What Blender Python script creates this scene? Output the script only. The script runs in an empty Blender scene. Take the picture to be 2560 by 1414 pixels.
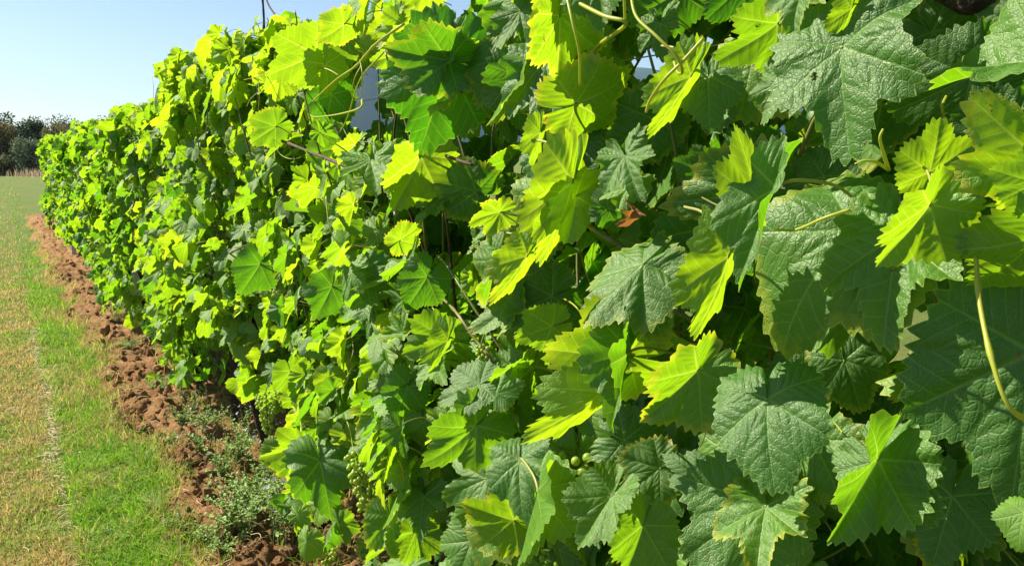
import bpy, math, random
import numpy as np
from mathutils import Vector, Matrix

R = math.radians
rng = np.random.default_rng(7)
random.seed(7)
scn = bpy.context.scene
col = scn.collection

# ------------------------------------------------------------------ camera, light, exposure
YAW, PITCH, CAMH, FPX = 33.5, 9.33, 1.65, 1900.0
cam_d = bpy.data.cameras.new('camera')
cam = bpy.data.objects.new('camera', cam_d)
col.objects.link(cam)
cam.location = (0, 0, CAMH)
cam.rotation_euler = (R(90 - PITCH), 0, R(-YAW))
cam_d.sensor_width = 36
cam_d.lens = FPX / 2560 * 36
cam_d.clip_start = 0.02
cam_d.clip_end = 20000
scn.camera = cam

SUN_AZ, SUN_EL = -43.0, 44.0           # azimuth clockwise from +Y (the row direction)
w = bpy.data.worlds.new('World')
scn.world = w
w.use_nodes = True
nt = w.node_tree
sky = nt.nodes.new('ShaderNodeTexSky')
sky.sky_type = 'NISHITA'
sky.sun_disc = False
sky.sun_elevation = R(SUN_EL)
sky.sun_rotation = R(SUN_AZ)
sky.air_density = 1.0
sky.dust_density = .6
sky.ozone_density = 1.5
bg = nt.nodes['Background']
bg.inputs['Strength'].default_value = 0.055
nt.links.new(sky.outputs['Color'], bg.inputs['Color'])

sl = bpy.data.lights.new('sun', 'SUN')
sl.energy = 5.0
sl.angle = R(0.5)
sl.color = (1.0, 0.95, 0.84)
sun = bpy.data.objects.new('sun', sl)
col.objects.link(sun)
SDIR = Vector((math.sin(R(SUN_AZ)) * math.cos(R(SUN_EL)), math.cos(R(SUN_AZ)) * math.cos(R(SUN_EL)), math.sin(R(SUN_EL))))
sun.rotation_euler = SDIR.to_track_quat('Z', 'Y').to_euler()
sun.location = (-6, 6, 9)

scn.view_settings.view_transform = 'Standard'
scn.view_settings.look = 'None'
scn.view_settings.exposure = 1.46
scn.view_settings.gamma = 1
scn.view_settings.use_curve_mapping = False
scn.cycles.max_bounces = 8
scn.cycles.transmission_bounces = 6
scn.cycles.diffuse_bounces = 2
scn.cycles.volume_bounces = 0

# ------------------------------------------------------------------ helpers
def tag(o, label=None, cat=None, group=None, kind=None):
    if label: o['label'] = label
    if cat: o['category'] = cat
    if group: o['group'] = group
    if kind: o['kind'] = kind
    return o

def empty(name, loc):
    o = bpy.data.objects.new(name, None)
    o.empty_display_size = 0.1
    col.objects.link(o)
    o.location = loc
    return o

def mesh_np(name, verts, tris=None, quads=None, mats=(), smooth=True, attrs=None, matidx=None):
    """one mesh from numpy arrays"""
    me = bpy.data.meshes.new(name)
    verts = np.asarray(verts, dtype=np.float32).reshape(-1, 3)
    tris = np.zeros((0, 3), np.int32) if tris is None else np.asarray(tris, np.int32).reshape(-1, 3)
    quads = np.zeros((0, 4), np.int32) if quads is None else np.asarray(quads, np.int32).reshape(-1, 4)
    nt_, nq = len(tris), len(quads)
    me.vertices.add(len(verts))
    me.vertices.foreach_set('co', verts.ravel())
    me.loops.add(nt_ * 3 + nq * 4)
    me.loops.foreach_set('vertex_index', np.concatenate([tris.ravel(), quads.ravel()]).astype(np.int32))
    me.polygons.add(nt_ + nq)
    st = np.concatenate([np.arange(nt_) * 3, nt_ * 3 + np.arange(nq) * 4]).astype(np.int32)
    me.polygons.foreach_set('loop_start', st)
    if matidx is not None:
        me.polygons.foreach_set('material_index', np.asarray(matidx, np.int32))
    me.update(calc_edges=True)
    me.polygons.foreach_set('use_smooth', np.full(nt_ + nq, smooth))
    for k, (typ, arr) in (attrs or {}).items():
        a = me.attributes.new(k, typ, 'POINT')
        a.data.foreach_set('vector' if typ == 'FLOAT_VECTOR' else 'value', np.asarray(arr, np.float32).ravel())
    for m in mats:
        me.materials.append(m)
    me.validate()
    return me

def link(name, me, parent=None, loc=None):
    o = bpy.data.objects.new(name, me)
    col.objects.link(o)
    if parent is not None: o.parent = parent
    if loc is not None: o.location = loc
    return o

def tube_np(path, rad, n=6, cap=True):
    """tube round a path of points; returns verts, quads, tris"""
    P = np.asarray(path, float)
    rad = np.broadcast_to(np.asarray(rad, float), (len(P),))
    T = np.gradient(P, axis=0)
    T /= np.linalg.norm(T, axis=1)[:, None] + 1e-9
    up = np.array([0.13, 0.31, 0.94])
    if abs(T[0] @ up) > .9: up = np.array([1., 0.1, 0])
    V = []
    A = np.cross(T[0], up); A /= np.linalg.norm(A)
    ang = np.arange(n) * 2 * np.pi / n
    for i in range(len(P)):
        A = A - T[i] * (A @ T[i]); A /= np.linalg.norm(A) + 1e-9
        B = np.cross(T[i], A)
        V.append(P[i] + rad[i] * (np.cos(ang)[:, None] * A + np.sin(ang)[:, None] * B))
    V = np.concatenate(V)
    q = []
    for i in range(len(P) - 1):
        for k in range(n):
            q.append((i * n + k, i * n + (k + 1) % n, (i + 1) * n + (k + 1) % n, (i + 1) * n + k))
    t = []
    if cap:
        for k in range(1, n - 1):
            t.append((0, k + 1, k))
            b = (len(P) - 1) * n
            t.append((b, b + k, b + k + 1))
    return V, np.array(q), np.array(t).reshape(-1, 3)

class Acc:
    def __init__(s): s.v, s.t, s.q, s.n, s.a = [], [], [], 0, {}
    def add(s, v, q=None, t=None, **attrs):
        s.v.append(np.asarray(v, float))
        if q is not None and len(q): s.q.append(np.asarray(q) + s.n)
        if t is not None and len(t): s.t.append(np.asarray(t) + s.n)
        for k, x in attrs.items(): s.a.setdefault(k, []).append(x)
        s.n += len(v)
    def tube(s, path, rad, n=6): s.add(*tube_np(path, rad, n))
    def mesh(s, name, mats, smooth=True, types=None):
        at = {k: ((types or {}).get(k, 'FLOAT'), np.concatenate(x)) for k, x in s.a.items()}
        return mesh_np(name, np.concatenate(s.v), np.concatenate(s.t) if s.t else None, np.concatenate(s.q) if s.q else None, mats, smooth, at)

def smooth_path(pts, n=8):
    """Catmull-Rom through the points"""
    P = np.asarray(pts, float)
    P = np.vstack([2 * P[0] - P[1], P, 2 * P[-1] - P[-2]])
    out = []
    for i in range(1, len(P) - 2):
        for t in np.linspace(0, 1, n, endpoint=False):
            a, b, c, d = P[i - 1], P[i], P[i + 1], P[i + 2]
            out.append(.5 * ((2 * b) + (-a + c) * t + (2 * a - 5 * b + 4 * c - d) * t * t + (-a + 3 * b - 3 * c + d) * t ** 3))
    out.append(P[-2])
    return np.array(out)

_tab = np.random.default_rng(3).random((256, 256))
def vnoise(x, y):
    xi, yi = np.floor(x).astype(int), np.floor(y).astype(int)
    fx, fy = x - xi, y - yi
    fx, fy = fx * fx * (3 - 2 * fx), fy * fy * (3 - 2 * fy)
    g = lambda a, b: _tab[a & 255, b & 255]
    return (g(xi, yi) * (1 - fx) + g(xi + 1, yi) * fx) * (1 - fy) + (g(xi, yi + 1) * (1 - fx) + g(xi + 1, yi + 1) * fx) * fy
def fbm(x, y, o=4):
    s, a, f = 0, .5, 1
    for k in range(o):
        s = s + a * vnoise(x * f + 17 * k, y * f + 31 * k); a *= .5; f *= 2.03
    return s

# camera rays: a point of the place seen at pixel (u, v) of the 2560 px photograph, on the plane X = perp
_cp, _sp, _cy, _sy = math.cos(R(PITCH)), math.sin(R(PITCH)), math.cos(R(YAW)), math.sin(R(YAW))
CR = Vector((_cy, -_sy, 0))
CF = Vector((_sy * _cp, _cy * _cp, -_sp))
CU = CR.cross(CF)
CO = Vector((0, 0, CAMH))
def ray(u, v): return CF + CR * ((u - 1280) / FPX) - CU * ((v - 707) / FPX)
def at(u, v, X):
    d = ray(u, v); return CO + d * (X / d.x)
def at_ground(u, v, z=0):
    d = ray(u, v); return CO + d * ((z - CAMH) / d.z)
def project(p):
    q = Vector(p) - CO
    z = q.dot(CF)
    if z < .05: return None
    return 1280 + FPX * q.dot(CR) / z, 707 - FPX * q.dot(CU) / z, z

# ------------------------------------------------------------------ node helpers
class NB:
    def __init__(s, name):
        s.m = bpy.data.materials.new(name); s.m.use_nodes = True
        s.t = s.m.node_tree; s.t.nodes.clear()
        s.out = s.t.nodes.new('ShaderNodeOutputMaterial')
    def n(s, typ, **kw):
        x = s.t.nodes.new(typ)
        for k, v in kw.items():
            if k.startswith('i_'):
                x.inputs[int(k[2:]) if k[2:].isdigit() else k[2:].replace('_', ' ')].default_value = v
            else: setattr(x, k, v)
        return x
    def l(s, a, b): s.t.links.new(a, b)
    def put(s, sock, v):
        if hasattr(v, 'is_linked') or hasattr(v, 'links'): s.l(v, sock)
        else: sock.default_value = v
    def math(s, op, a, b=0.0, c=None, clamp=False):
        x = s.t.nodes.new('ShaderNodeMath'); x.operation = op; x.use_clamp = clamp
        s.put(x.inputs[0], a); s.put(x.inputs[1], b)
        if c is not None: s.put(x.inputs[2], c)
        return x.outputs[0]
    def mix(s, f, a, b):
        x = s.t.nodes.new('ShaderNodeMix'); x.data_type = 'RGBA'
        s.put(x.inputs[0], f); s.put(x.inputs[6], a); s.put(x.inputs[7], b)
        return x.outputs[2]
    def mapr(s, v, a, b, c=0., d=1.):
        x = s.t.nodes.new('ShaderNodeMapRange'); x.clamp = True
        s.put(x.inputs[0], v)
        for i, q in enumerate((a, b, c, d)): s.put(x.inputs[i + 1], q)
        return x.outputs[0]
    def noise(s, vec, scale, detail=3, rough=.5):
        x = s.n('ShaderNodeTexNoise'); s.l(vec, x.inputs['Vector'])
        x.inputs['Scale'].default_value = scale; x.inputs['Detail'].default_value = detail; x.inputs['Roughness'].default_value = rough
        return x.outputs['Fac']

def rgb(r, g, b): return (r, g, b, 1)

# ------------------------------------------------------------------ leaf materials
def leaf_material(detail=True):
    b = NB('vine_leaf_green' if detail else 'vine_leaf_green_far')
    a1 = b.n('ShaderNodeAttribute', attribute_name='luv'); a2 = b.n('ShaderNodeAttribute', attribute_name='lv')
    luv = a1.outputs['Vector']
    s1 = b.n('ShaderNodeSeparateXYZ'); b.l(luv, s1.inputs[0])
    s2 = b.n('ShaderNodeSeparateXYZ'); b.l(a2.outputs['Vector'], s2.inputs[0])
    rim, dm, psi, mask = s1.outputs[2], s2.outputs[0], s2.outputs[1], s2.outputs[2]
    oi = b.n('ShaderNodeObjectInfo'); geo = b.n('ShaderNodeNewGeometry')
    sc = b.n('ShaderNodeSeparateColor'); b.l(oi.outputs['Color'], sc.inputs[0])
    rnd = b.math('FRACT', b.math('ADD', oi.outputs['Random'], geo.outputs['Random Per Island']))
    age = b.math('ADD', sc.outputs[0], b.math('MULTIPLY', b.math('SUBTRACT', rnd, .5), .25), clamp=True)
    # veins
    wid = b.math('ADD', b.math('MULTIPLY', b.math('SUBTRACT', 1.1, rim), .019), .006)
    vm = b.math('SUBTRACT', 1, b.math('DIVIDE', dm, wid), clamp=True)
    fr = b.math('FRACT', psi)
    ds = b.math('SUBTRACT', .5, b.math('ABSOLUTE', b.math('SUBTRACT', fr, .5)))
    vs = b.math('MULTIPLY', b.math('SUBTRACT', 1, b.math('DIVIDE', ds, .075), clamp=True), mask)
    pos = b.n('ShaderNodeVectorMath', operation='ADD'); b.l(luv, pos.inputs[0])
    cmb = b.n('ShaderNodeCombineXYZ'); b.l(b.math('MULTIPLY', rnd, 37.), cmb.inputs[0]); b.l(b.math('MULTIPLY', rnd, 91.), cmb.inputs[1])
    b.l(cmb.outputs[0], pos.inputs[1])
    P = pos.outputs[0]
    vein = b.math('MAXIMUM', vm, b.math('MULTIPLY', vs, .6))
    if detail:
        vo = b.n('ShaderNodeTexVoronoi', feature='DISTANCE_TO_EDGE'); vo.voronoi_dimensions = '2D'
        warp = b.n('ShaderNodeTexNoise'); b.l(P, warp.inputs['Vector']); warp.inputs['Scale'].default_value = 9.
        wv = b.n('ShaderNodeVectorMath', operation='MULTIPLY_ADD'); b.l(warp.outputs['Color'], wv.inputs[0]); wv.inputs[1].default_value = (.05, .05, 0); b.l(P, wv.inputs[2])
        b.l(wv.outputs[0], vo.inputs['Vector']); vo.inputs['Scale'].default_value = 15.
        dt = vo.outputs['Distance']
        vo2 = b.n('ShaderNodeTexVoronoi', feature='DISTANCE_TO_EDGE'); vo2.voronoi_dimensions = '2D'
        b.l(P, vo2.inputs['Vector']); vo2.inputs['Scale'].default_value = 34.
        vt = b.math('MULTIPLY', b.mapr(dt, 0, .055, 1, 0), .30)
        vein = b.math('MAXIMUM', vein, vt)
    n1 = b.noise(P, 3.2, 4, .6)
    n2 = b.noise(P, 14., 3, .6)
    # colours
    top = b.mix(age, rgb(.030, .120, .005), rgb(.12, .27, .006))
    top = b.mix(b.mapr(n1, .3, .7, 0, .35), top, b.mix(age, rgb(.050, .150, .008), rgb(.17, .30, .008)))
    top = b.mix(b.math('MULTIPLY', vein, .5), top, rgb(.24, .38, .10))
    und = b.mix(age, rgb(.055, .150, .030), rgb(.13, .27, .02))
    und = b.mix(b.math('MULTIPLY', vein, .5), und, rgb(.30, .40, .13))
    base = b.mix(geo.outputs['Backfacing'], top, und)
    tr = b.mix(age, rgb(.065, .27, .003), rgb(.40, .60, .003))
    tr = b.mix(b.mapr(n1, .35, .7, 0, .35), tr, b.mix(age, rgb(.12, .35, .004), rgb(.50, .62, .004)))
    tr = b.mix(b.math('MULTIPLY', b.math('MULTIPLY', n2, n2), .35), tr, rgb(.07, .26, .01))
    tr = b.mix(b.math('MULTIPLY', vein, .9), tr, b.mix(age, rgb(.28, .50, .03), rgb(.72, .82, .08)))
    # yellowed margin and brown spots on some leaves
    old = b.mapr(rnd, .68, .95, 0, 1)
    edge = b.math('MULTIPLY', b.mapr(b.math('ADD', rim, b.math('MULTIPLY', b.math('SUBTRACT', n1, .5), .5)), .86, 1.0, 0, 1), old)
    base = b.mix(b.math('MULTIPLY', edge, .7), base, rgb(.42, .40, .03))
    tr = b.mix(b.math('MULTIPLY', edge, .7), tr, rgb(.70, .62, .02))
    spot = b.math('MULTIPLY', b.mapr(b.noise(P, 5.1, 5, .65), .66, .69, 0, 1), b.mapr(rnd, .50, .55, 0, 1))
    base = b.mix(spot, base, rgb(.22, .10, .03)); tr = b.mix(spot, tr, rgb(.25, .12, .02))
    thin = b.mapr(rim, .98, 1.0, 0, .5)
    base = b.mix(thin, base, rgb(.30, .40, .08)); tr = b.mix(thin, tr, rgb(.62, .70, .05))
    # relief
    if detail:
        h = b.math('MULTIPLY', b.mapr(dt, 0, .13, 0, 1), .42)
        h = b.math('ADD', h, b.math('MULTIPLY', b.mapr(vo2.outputs['Distance'], 0, .25, 0, 1), .16))
        h = b.math('ADD', h, b.math('MULTIPLY', b.mapr(ds, 0, .3, 0, 1), b.math('MULTIPLY', mask, .35)))
        h = b.math('SUBTRACT', h, b.math('MULTIPLY', vm, .5))
        h = b.math('ADD', h, b.math('MULTIPLY', n2, .3))
    else:
        h = b.math('ADD', b.math('MULTIPLY', b.mapr(ds, 0, .35, 0, 1), .8), n2)
    bump = b.n('ShaderNodeBump'); bump.inputs['Strength'].default_value = .36; bump.inputs['Distance'].default_value = .0035
    b.l(h, bump.inputs['Height'])
    pb = b.n('ShaderNodeBsdfDiffuse')
    b.l(base, pb.inputs['Color']); b.l(bump.outputs[0], pb.inputs['Normal'])
    tb = b.n('ShaderNodeBsdfTranslucent'); b.l(tr, tb.inputs['Color'])
    mx = b.n('ShaderNodeMixShader'); mx.inputs[0].default_value = .53
    b.l(pb.outputs[0], mx.inputs[1]); b.l(tb.outputs[0], mx.inputs[2])
    # waxy bloom: a broad, weak gloss over the blade
    gl = b.n('ShaderNodeBsdfGlossy'); gl.inputs['Color'].default_value = rgb(1, 1, .84); b.l(bump.outputs[0], gl.inputs['Normal'])
    b.put(gl.inputs['Roughness'], b.mapr(n2, .3, .7, .50, .60))
    gm = b.n('ShaderNodeMixShader'); b.put(gm.inputs[0], b.mapr(geo.outputs['Backfacing'], 0, 1, .040, .008))
    b.l(mx.outputs[0], gm.inputs[1]); b.l(gl.outputs[0], gm.inputs[2])
    b.l(gm.outputs[0], b.out.inputs[0])
    return b.m

def simple_mat(name, c1, c2, scale=20., rough=.7, spec=.3, trans=None, tf=.3, bump=.0, bdist=.01, island=False, coord='Object'):
    b = NB(name)
    tc = b.n('ShaderNodeTexCoord')
    n = b.noise(tc.outputs[coord], scale, 5, .6)
    f = b.mapr(n, .3, .7)
    if island:
        geo = b.n('ShaderNodeNewGeometry')
        f = b.math('ADD', b.math('MULTIPLY', f, .4), b.math('MULTIPLY', geo.outputs['Random Per Island'], .6))
    c = b.mix(f, rgb(*c1), rgb(*c2))
    pb = b.n('ShaderNodeBsdfPrincipled'); b.l(c, pb.inputs['Base Color'])
    pb.inputs['Roughness'].default_value = rough; pb.inputs['Specular IOR Level'].default_value = spec
    if bump:
        bp = b.n('ShaderNodeBump'); bp.inputs['Strength'].default_value = bump; bp.inputs['Distance'].default_value = bdist
        b.l(n, bp.inputs['Height']); b.l(bp.outputs[0], pb.inputs['Normal'])
    if trans:
        tb = b.n('ShaderNodeBsdfTranslucent'); tb.inputs[0].default_value = rgb(*trans)
        mx = b.n('ShaderNodeMixShader'); mx.inputs[0].default_value = tf
        b.l(pb.outputs[0], mx.inputs[1]); b.l(tb.outputs[0], mx.inputs[2]); b.l(mx.outputs[0], b.out.inputs[0])
    else: b.l(pb.outputs[0], b.out.inputs[0])
    return b.m

M_LEAF = leaf_material(True)
M_LEAF_FAR = leaf_material(False)
M_PET = simple_mat('petiole_green', (.22, .30, .05), (.34, .26, .07), 3., .5, .4, (.5, .55, .05), .25)
M_SHOOT = simple_mat('green_shoot', (.085, .13, .025), (.15, .10, .04), 9., .5, .4, bump=.2)
M_TENDRIL = simple_mat('tendril_yellow_green', (.34, .40, .04), (.30, .27, .04), 6., .45, .4, (.7, .75, .06), .3)
M_CANE = simple_mat('dark_cane', (.045, .028, .020), (.10, .06, .035), 30., .8, .2, bump=.5)
M_BARK = simple_mat('vine_bark', (.018, .013, .011), (.075, .052, .038), 45., .95, .1, bump=1., bdist=.02)
M_GRAPE = simple_mat('green_grape', (.20, .30, .035), (.32, .42, .05), 8., .35, .5, (.6, .7, .05), .35)
M_WIRE = simple_mat('galvanised_wire', (.25, .25, .25), (.35, .35, .34), 40., .4, .5)
M_POST = simple_mat('weathered_concrete', (.36, .34, .30), (.48, .46, .42), 18., .9, .2, bump=.4)
M_DEAD = simple_mat('dead_leaf_brown', (.20, .10, .04), (.33, .20, .09), 25., .8, .2, (.5, .2, .04), .3, bump=.5)

# ------------------------------------------------------------------ leaf shapes
def leaf_shape(seed, nth, nr, fold=.15, bend=.3, wave=.06, sinus=.72, curl=0., hole=False, width=1.0):
    g = np.random.default_rng(seed)
    a1, a2 = R(g.uniform(48, 58)), R(g.uniform(104, 120))
    lobes = [(-a2, g.uniform(.60, .74)), (-a1, g.uniform(.80, .93)), (0, 1.0), (a1, g.uniform(.80, .93)), (a2, g.uniform(.60, .74))]
    ps = R(g.uniform(160, 171))
    key = [(-np.pi, .10), (-ps, .50)]
    for i, (a, l) in enumerate(lobes):
        key.append((a, l))
        if i < 4:
            an, ln = lobes[i + 1]
            dp = sinus * g.uniform(.88, 1.1) if i in (1, 2) else min(1., sinus * g.uniform(1.08, 1.25))
            key.append((a * .52 + an * .48, .5 * (l + ln) * min(dp, .93)))
    key += [(ps, .50), (np.pi, .10)]
    ka = np.array([k[0] for k in key]); kr = np.array([k[1] for k in key])
    th = np.linspace(-np.pi, np.pi, nth + 1)
    for a in ka: th[np.argmin(abs(th - a))] = a
    th = np.sort(th)
    # rounded-pointed interpolation
    idx = np.clip(np.searchsorted(ka, th, side='right') - 1, 0, len(ka) - 2)
    f = (th - ka[idx]) / (ka[idx + 1] - ka[idx]); r0, r1 = kr[idx], kr[idx + 1]
    up = r1 > r0
    e = np.where(up, f ** 1.0, 1 - (1 - f) ** 1.0)
    e = np.where(up, .35 * f * f * (3 - 2 * f) + .65 * np.sin(f * np.pi / 2) ** .9, .35 * f * f * (3 - 2 * f) + .65 * (1 - np.cos(f * np.pi / 2)))
    R0 = r0 + (r1 - r0) * e
    # teeth
    arc = np.concatenate([[0], np.cumsum(np.hypot(np.diff(R0 * np.cos(th)), np.diff(R0 * np.sin(th))))])
    nteeth = int(g.integers(38, 47))
    tp = np.sort((np.arange(nteeth) + g.uniform(-.28, .28, nteeth)) / nteeth) * arc[-1]
    ti = np.clip(np.searchsorted(tp, arc, side='right') - 1, 0, nteeth - 2)
    tf = np.clip((arc - tp[ti]) / (tp[ti + 1] - tp[ti]), 0, 1)
    tamp = g.uniform(.04, .13, nteeth)
    valley = .52
    tooth = np.where(tf < valley, tamp[ti] * (1 - tf / valley) ** .98, tamp[ti + 1] * ((tf - valley) / (1 - valley)) ** .98)
    nearp = np.clip((np.pi - abs(th)) / R(30), 0, 1)
    RT = R0 * (1 - .06 * nearp) + tooth * (.55 + .5 * R0) * nearp
    rho = (np.arange(nr + 1) / nr) ** .85
    TH, RH = np.meshgrid(th, rho, indexing='ij')
    RR = R0[:, None] * .96 * RH + (RT - R0 * .96)[:, None] * RH ** 7
    x, y = RR * np.sin(TH) * width, RR * np.cos(TH)
    # vein fields
    la = np.array([l[0] for l in lobes]); ll = np.array([l[1] for l in lobes])
    sect = np.argmin(abs(TH[..., None] - la), axis=-1)
    rel = TH - la[sect]
    t_al, d_pe = RR * np.cos(rel), RR * np.sin(rel)
    dmain = abs(d_pe)
    dmain = np.where(abs(TH) > la[4] + R(50), .3, dmain)
    psi = (t_al - .82 * abs(d_pe) + .5 * d_pe ** 2) * (7.2 / ll[sect]) * .9 + np.where(rel > 0, .5, 0) + 10
    bnd = np.min(abs(TH[..., None] - np.array([.5 * (la[i] + la[i + 1]) for i in range(4)])), axis=-1) * RR
    mask = np.clip(bnd / .03, 0, 1) * np.clip((t_al - .1) / .1, 0, 1)
    # relief of the blade
    fr = psi - np.floor(psi)
    puck = (.25 - (fr - .5) ** 2) * 4 * mask * np.clip(dmain / .05, 0, 1) * (1 - RH ** 4)
    z = .009 * puck + .010 * np.clip(dmain / .08, 0, 1)
    k1, k2 = int(g.integers(4, 7)), int(g.integers(9, 14))
    z += wave * RH ** 2.2 * (np.sin(k1 * TH + g.uniform(0, 6)) + .45 * np.sin(k2 * TH + g.uniform(0, 6)))
    z += .03 * np.sin(4.1 * x + g.uniform(0, 6)) * np.cos(3.7 * y + g.uniform(0, 6)) * RH
    z += .018 * np.sin(9. * x + g.uniform(0, 6)) * np.sin(8. * y + g.uniform(0, 6)) * RH
    # lobes turned up or down at the rim
    z += curl * np.clip(RH - .55, 0, 1) ** 2 * 2.0 * (.7 + .5 * np.sin(2 * TH + g.uniform(0, 6)))
    # fold along the midrib (true rotation), then bend along its length
    fa = fold * np.tanh(abs(x) / .08)
    xs = abs(x)
    xn = xs * np.cos(fa) - z * np.sin(fa); zn = xs * np.sin(fa) + z * np.cos(fa)
    x3, z3 = np.sign(x) * np.maximum(xn, 0.0 * xs), zn
    kb = bend + 1e-4
    yy = np.sin(kb * y) / kb - z3 * np.sin(kb * y) * 1.0
    zz = z3 * np.cos(kb * y) - (1 - np.cos(kb * y)) / kb
    kx = .35 * g.uniform(.2, 1.2)
    zz = zz - kx * x3 ** 2 * .5
    V = np.stack([x3, yy, zz], -1)
    n1 = nr + 1
    i, j = np.meshgrid(np.arange(nth), np.arange(nr), indexing='ij')
    a = i * n1 + j
    q = np.stack([a, a + n1, a + n1 + 1, a + 1], -1).reshape(-1, 4)
    Vf = V.reshape(-1, 3)
    luv = np.stack([x, y, RH], -1).reshape(-1, 3); lv = np.stack([dmain, psi, mask], -1).reshape(-1, 3)
    keep = np.ones(len(q), bool)
    if hole:
        for _ in range(int(g.integers(1, 3))):
            hc = (g.uniform(-.45, .45), g.uniform(.0, .6)); hr = g.uniform(.025, .05)
            c = luv[q].mean(1)
            keep &= ((c[:, 0] - hc[0]) ** 2 + ((c[:, 1] - hc[1]) * .6) ** 2) > hr * hr
    return Vf, q[keep], luv, lv

def leaf_mesh(name, mat, petiole=True, **kw):
    V, q, luv, lv = leaf_shape(**kw)
    mi = np.zeros(len(q), int)
    if petiole:
        g = np.random.default_rng(kw['seed'] + 900)
        s = g.uniform(-.25, .25)
        path = smooth_path([(0, .015, -.004), (0, -.05, -.04), (s * .3, -.16, -.22), (s, -.26, -.6), (s * 1.4, -.22, -.95)], 4)
        pv, pq, pt = tube_np(path, np.linspace(.020, .015, len(path)), 6, cap=False)
        q = np.vstack([q, pq + len(V)])
        mi = np.concatenate([mi, np.ones(len(pq), int)])
        luv = np.vstack([luv, np.zeros((len(pv), 3))]); lv = np.vstack([lv, np.zeros((len(pv), 3))])
        V = np.vstack([V, pv])
    return mesh_np(name, V, None, q, (mat, M_PET), True, {'luv': ('FLOAT_VECTOR', luv), 'lv': ('FLOAT_VECTOR', lv)}, mi)

SPECS = [  # fold, bend, wave, sinus, curl, hole
    dict(fold=.10, bend=.25, wave=.035, sinus=.80, curl=.02),          # 0 flat broad
    dict(fold=.22, bend=.45, wave=.045, sinus=.70, curl=-.05, hole=True),  # 1
    dict(fold=.05, bend=.55, wave=.055, sinus=.86, curl=-.10),         # 2 domed
    dict(fold=.45, bend=.30, wave=.050, sinus=.76, curl=.03),          # 3 V
    dict(fold=.85, bend=.25, wave=.060, sinus=.72, curl=.00),          # 4 strong V
    dict(fold=-.30, bend=.35, wave=.050, sinus=.80, curl=-.06),        # 5 roof
    dict(fold=-.70, bend=.30, wave=.060, sinus=.74, curl=-.05, hole=True),  # 6 strong roof
    dict(fold=.15, bend=1.20, wave=.050, sinus=.80, curl=-.12),        # 7 tip rolled under
    dict(fold=.30, bend=-.60, wave=.070, sinus=.64, curl=.10),         # 8 tip raised
    dict(fold=.20, bend=.40, wave=.085, sinus=.60, curl=.12),          # 9 deep lobed, cupped
    dict(fold=.12, bend=.50, wave=.040, sinus=.90, curl=-.16),         # 10 nearly round
    dict(fold=1.15, bend=.30, wave=.050, sinus=.75, curl=.00),         # 11 shut like a book
    dict(fold=.28, bend=.70, wave=.060, sinus=.68, curl=-.14),         # 12
    dict(fold=.08, bend=.30, wave=.075, sinus=.55, curl=.05),          # 13 deeply cut
    dict(fold=.25, bend=.15, wave=.040, sinus=.84, curl=-.22, hole=True),
    dict(fold=-.15, bend=.80, wave=.070, sinus=.70, curl=.08),
    dict(fold=.55, bend=.60, wave=.045, sinus=.82, curl=-.10, width=.88),
    dict(fold=.00, bend=.20, wave=.095, sinus=.78, curl=.16, width=1.1),
    dict(fold=.35, bend=-.25, wave=.060, sinus=.88, curl=-.18, hole=True),
    dict(fold=.18, bend=.95, wave=.055, sinus=.66, curl=.04, width=.92),
    dict(fold=-.50, bend=.50, wave=.050, sinus=.86, curl=-.12),
    dict(fold=.65, bend=.15, wave=.080, sinus=.62, curl=.08),
]
HI = [leaf_mesh('vine_leaf', M_LEAF, seed=100 + i, nth=264, nr=24, **s) for i, s in enumerate(SPECS)]
MID = [leaf_mesh('vine_leaf_mid', M_LEAF, seed=100 + i, nth=150, nr=10, **s) for i, s in enumerate(SPECS)]
FAR = [leaf_mesh('vine_leaf_far', M_LEAF_FAR, seed=100 + i, nth=76, nr=5, **s) for i, s in enumerate(SPECS)]
LOW = []
for i, s in enumerate(SPECS):
    s = dict(s); s.pop('hole', None)
    LOW.append(leaf_shape(seed=100 + i, nth=40, nr=2, **s))

# ------------------------------------------------------------------ ground
def ground_mat():
    b = NB('meadow_ground')
    tc = b.n('ShaderNodeTexCoord'); P = tc.outputs['Object']
    sx = b.n('ShaderNodeSeparateXYZ'); b.l(P, sx.inputs[0])
    n1, n2, n3 = b.noise(P, .8, 5, .6), b.noise(P, 6., 5, .7), b.noise(P, 60., 4, .7)
    c = b.mix(b.mapr(n1, .35, .65), rgb(.075, .135, .020), rgb(.14, .15, .035))
    c = b.mix(b.mapr(n2, .45, .75, 0, .7), c, rgb(.15, .12, .055))
    c = b.mix(b.mapr(n3, .4, .8, 0, .6), c, rgb(.035, .06, .012))
    pb = b.n('ShaderNodeBsdfPrincipled'); b.l(c, pb.inputs['Base Color']); pb.inputs['Roughness'].default_value = .95
    pb.inputs['Specular IOR Level'].default_value = .1
    bp = b.n('ShaderNodeBump'); bp.inputs['Strength'].default_value = .8; bp.inputs['Distance'].default_value = .03
    b.l(b.math('ADD', n2, n3), bp.inputs['Height']); b.l(bp.outputs[0], pb.inputs['Normal'])
    b.l(pb.outputs[0], b.out.inputs[0]); return b.m

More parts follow.
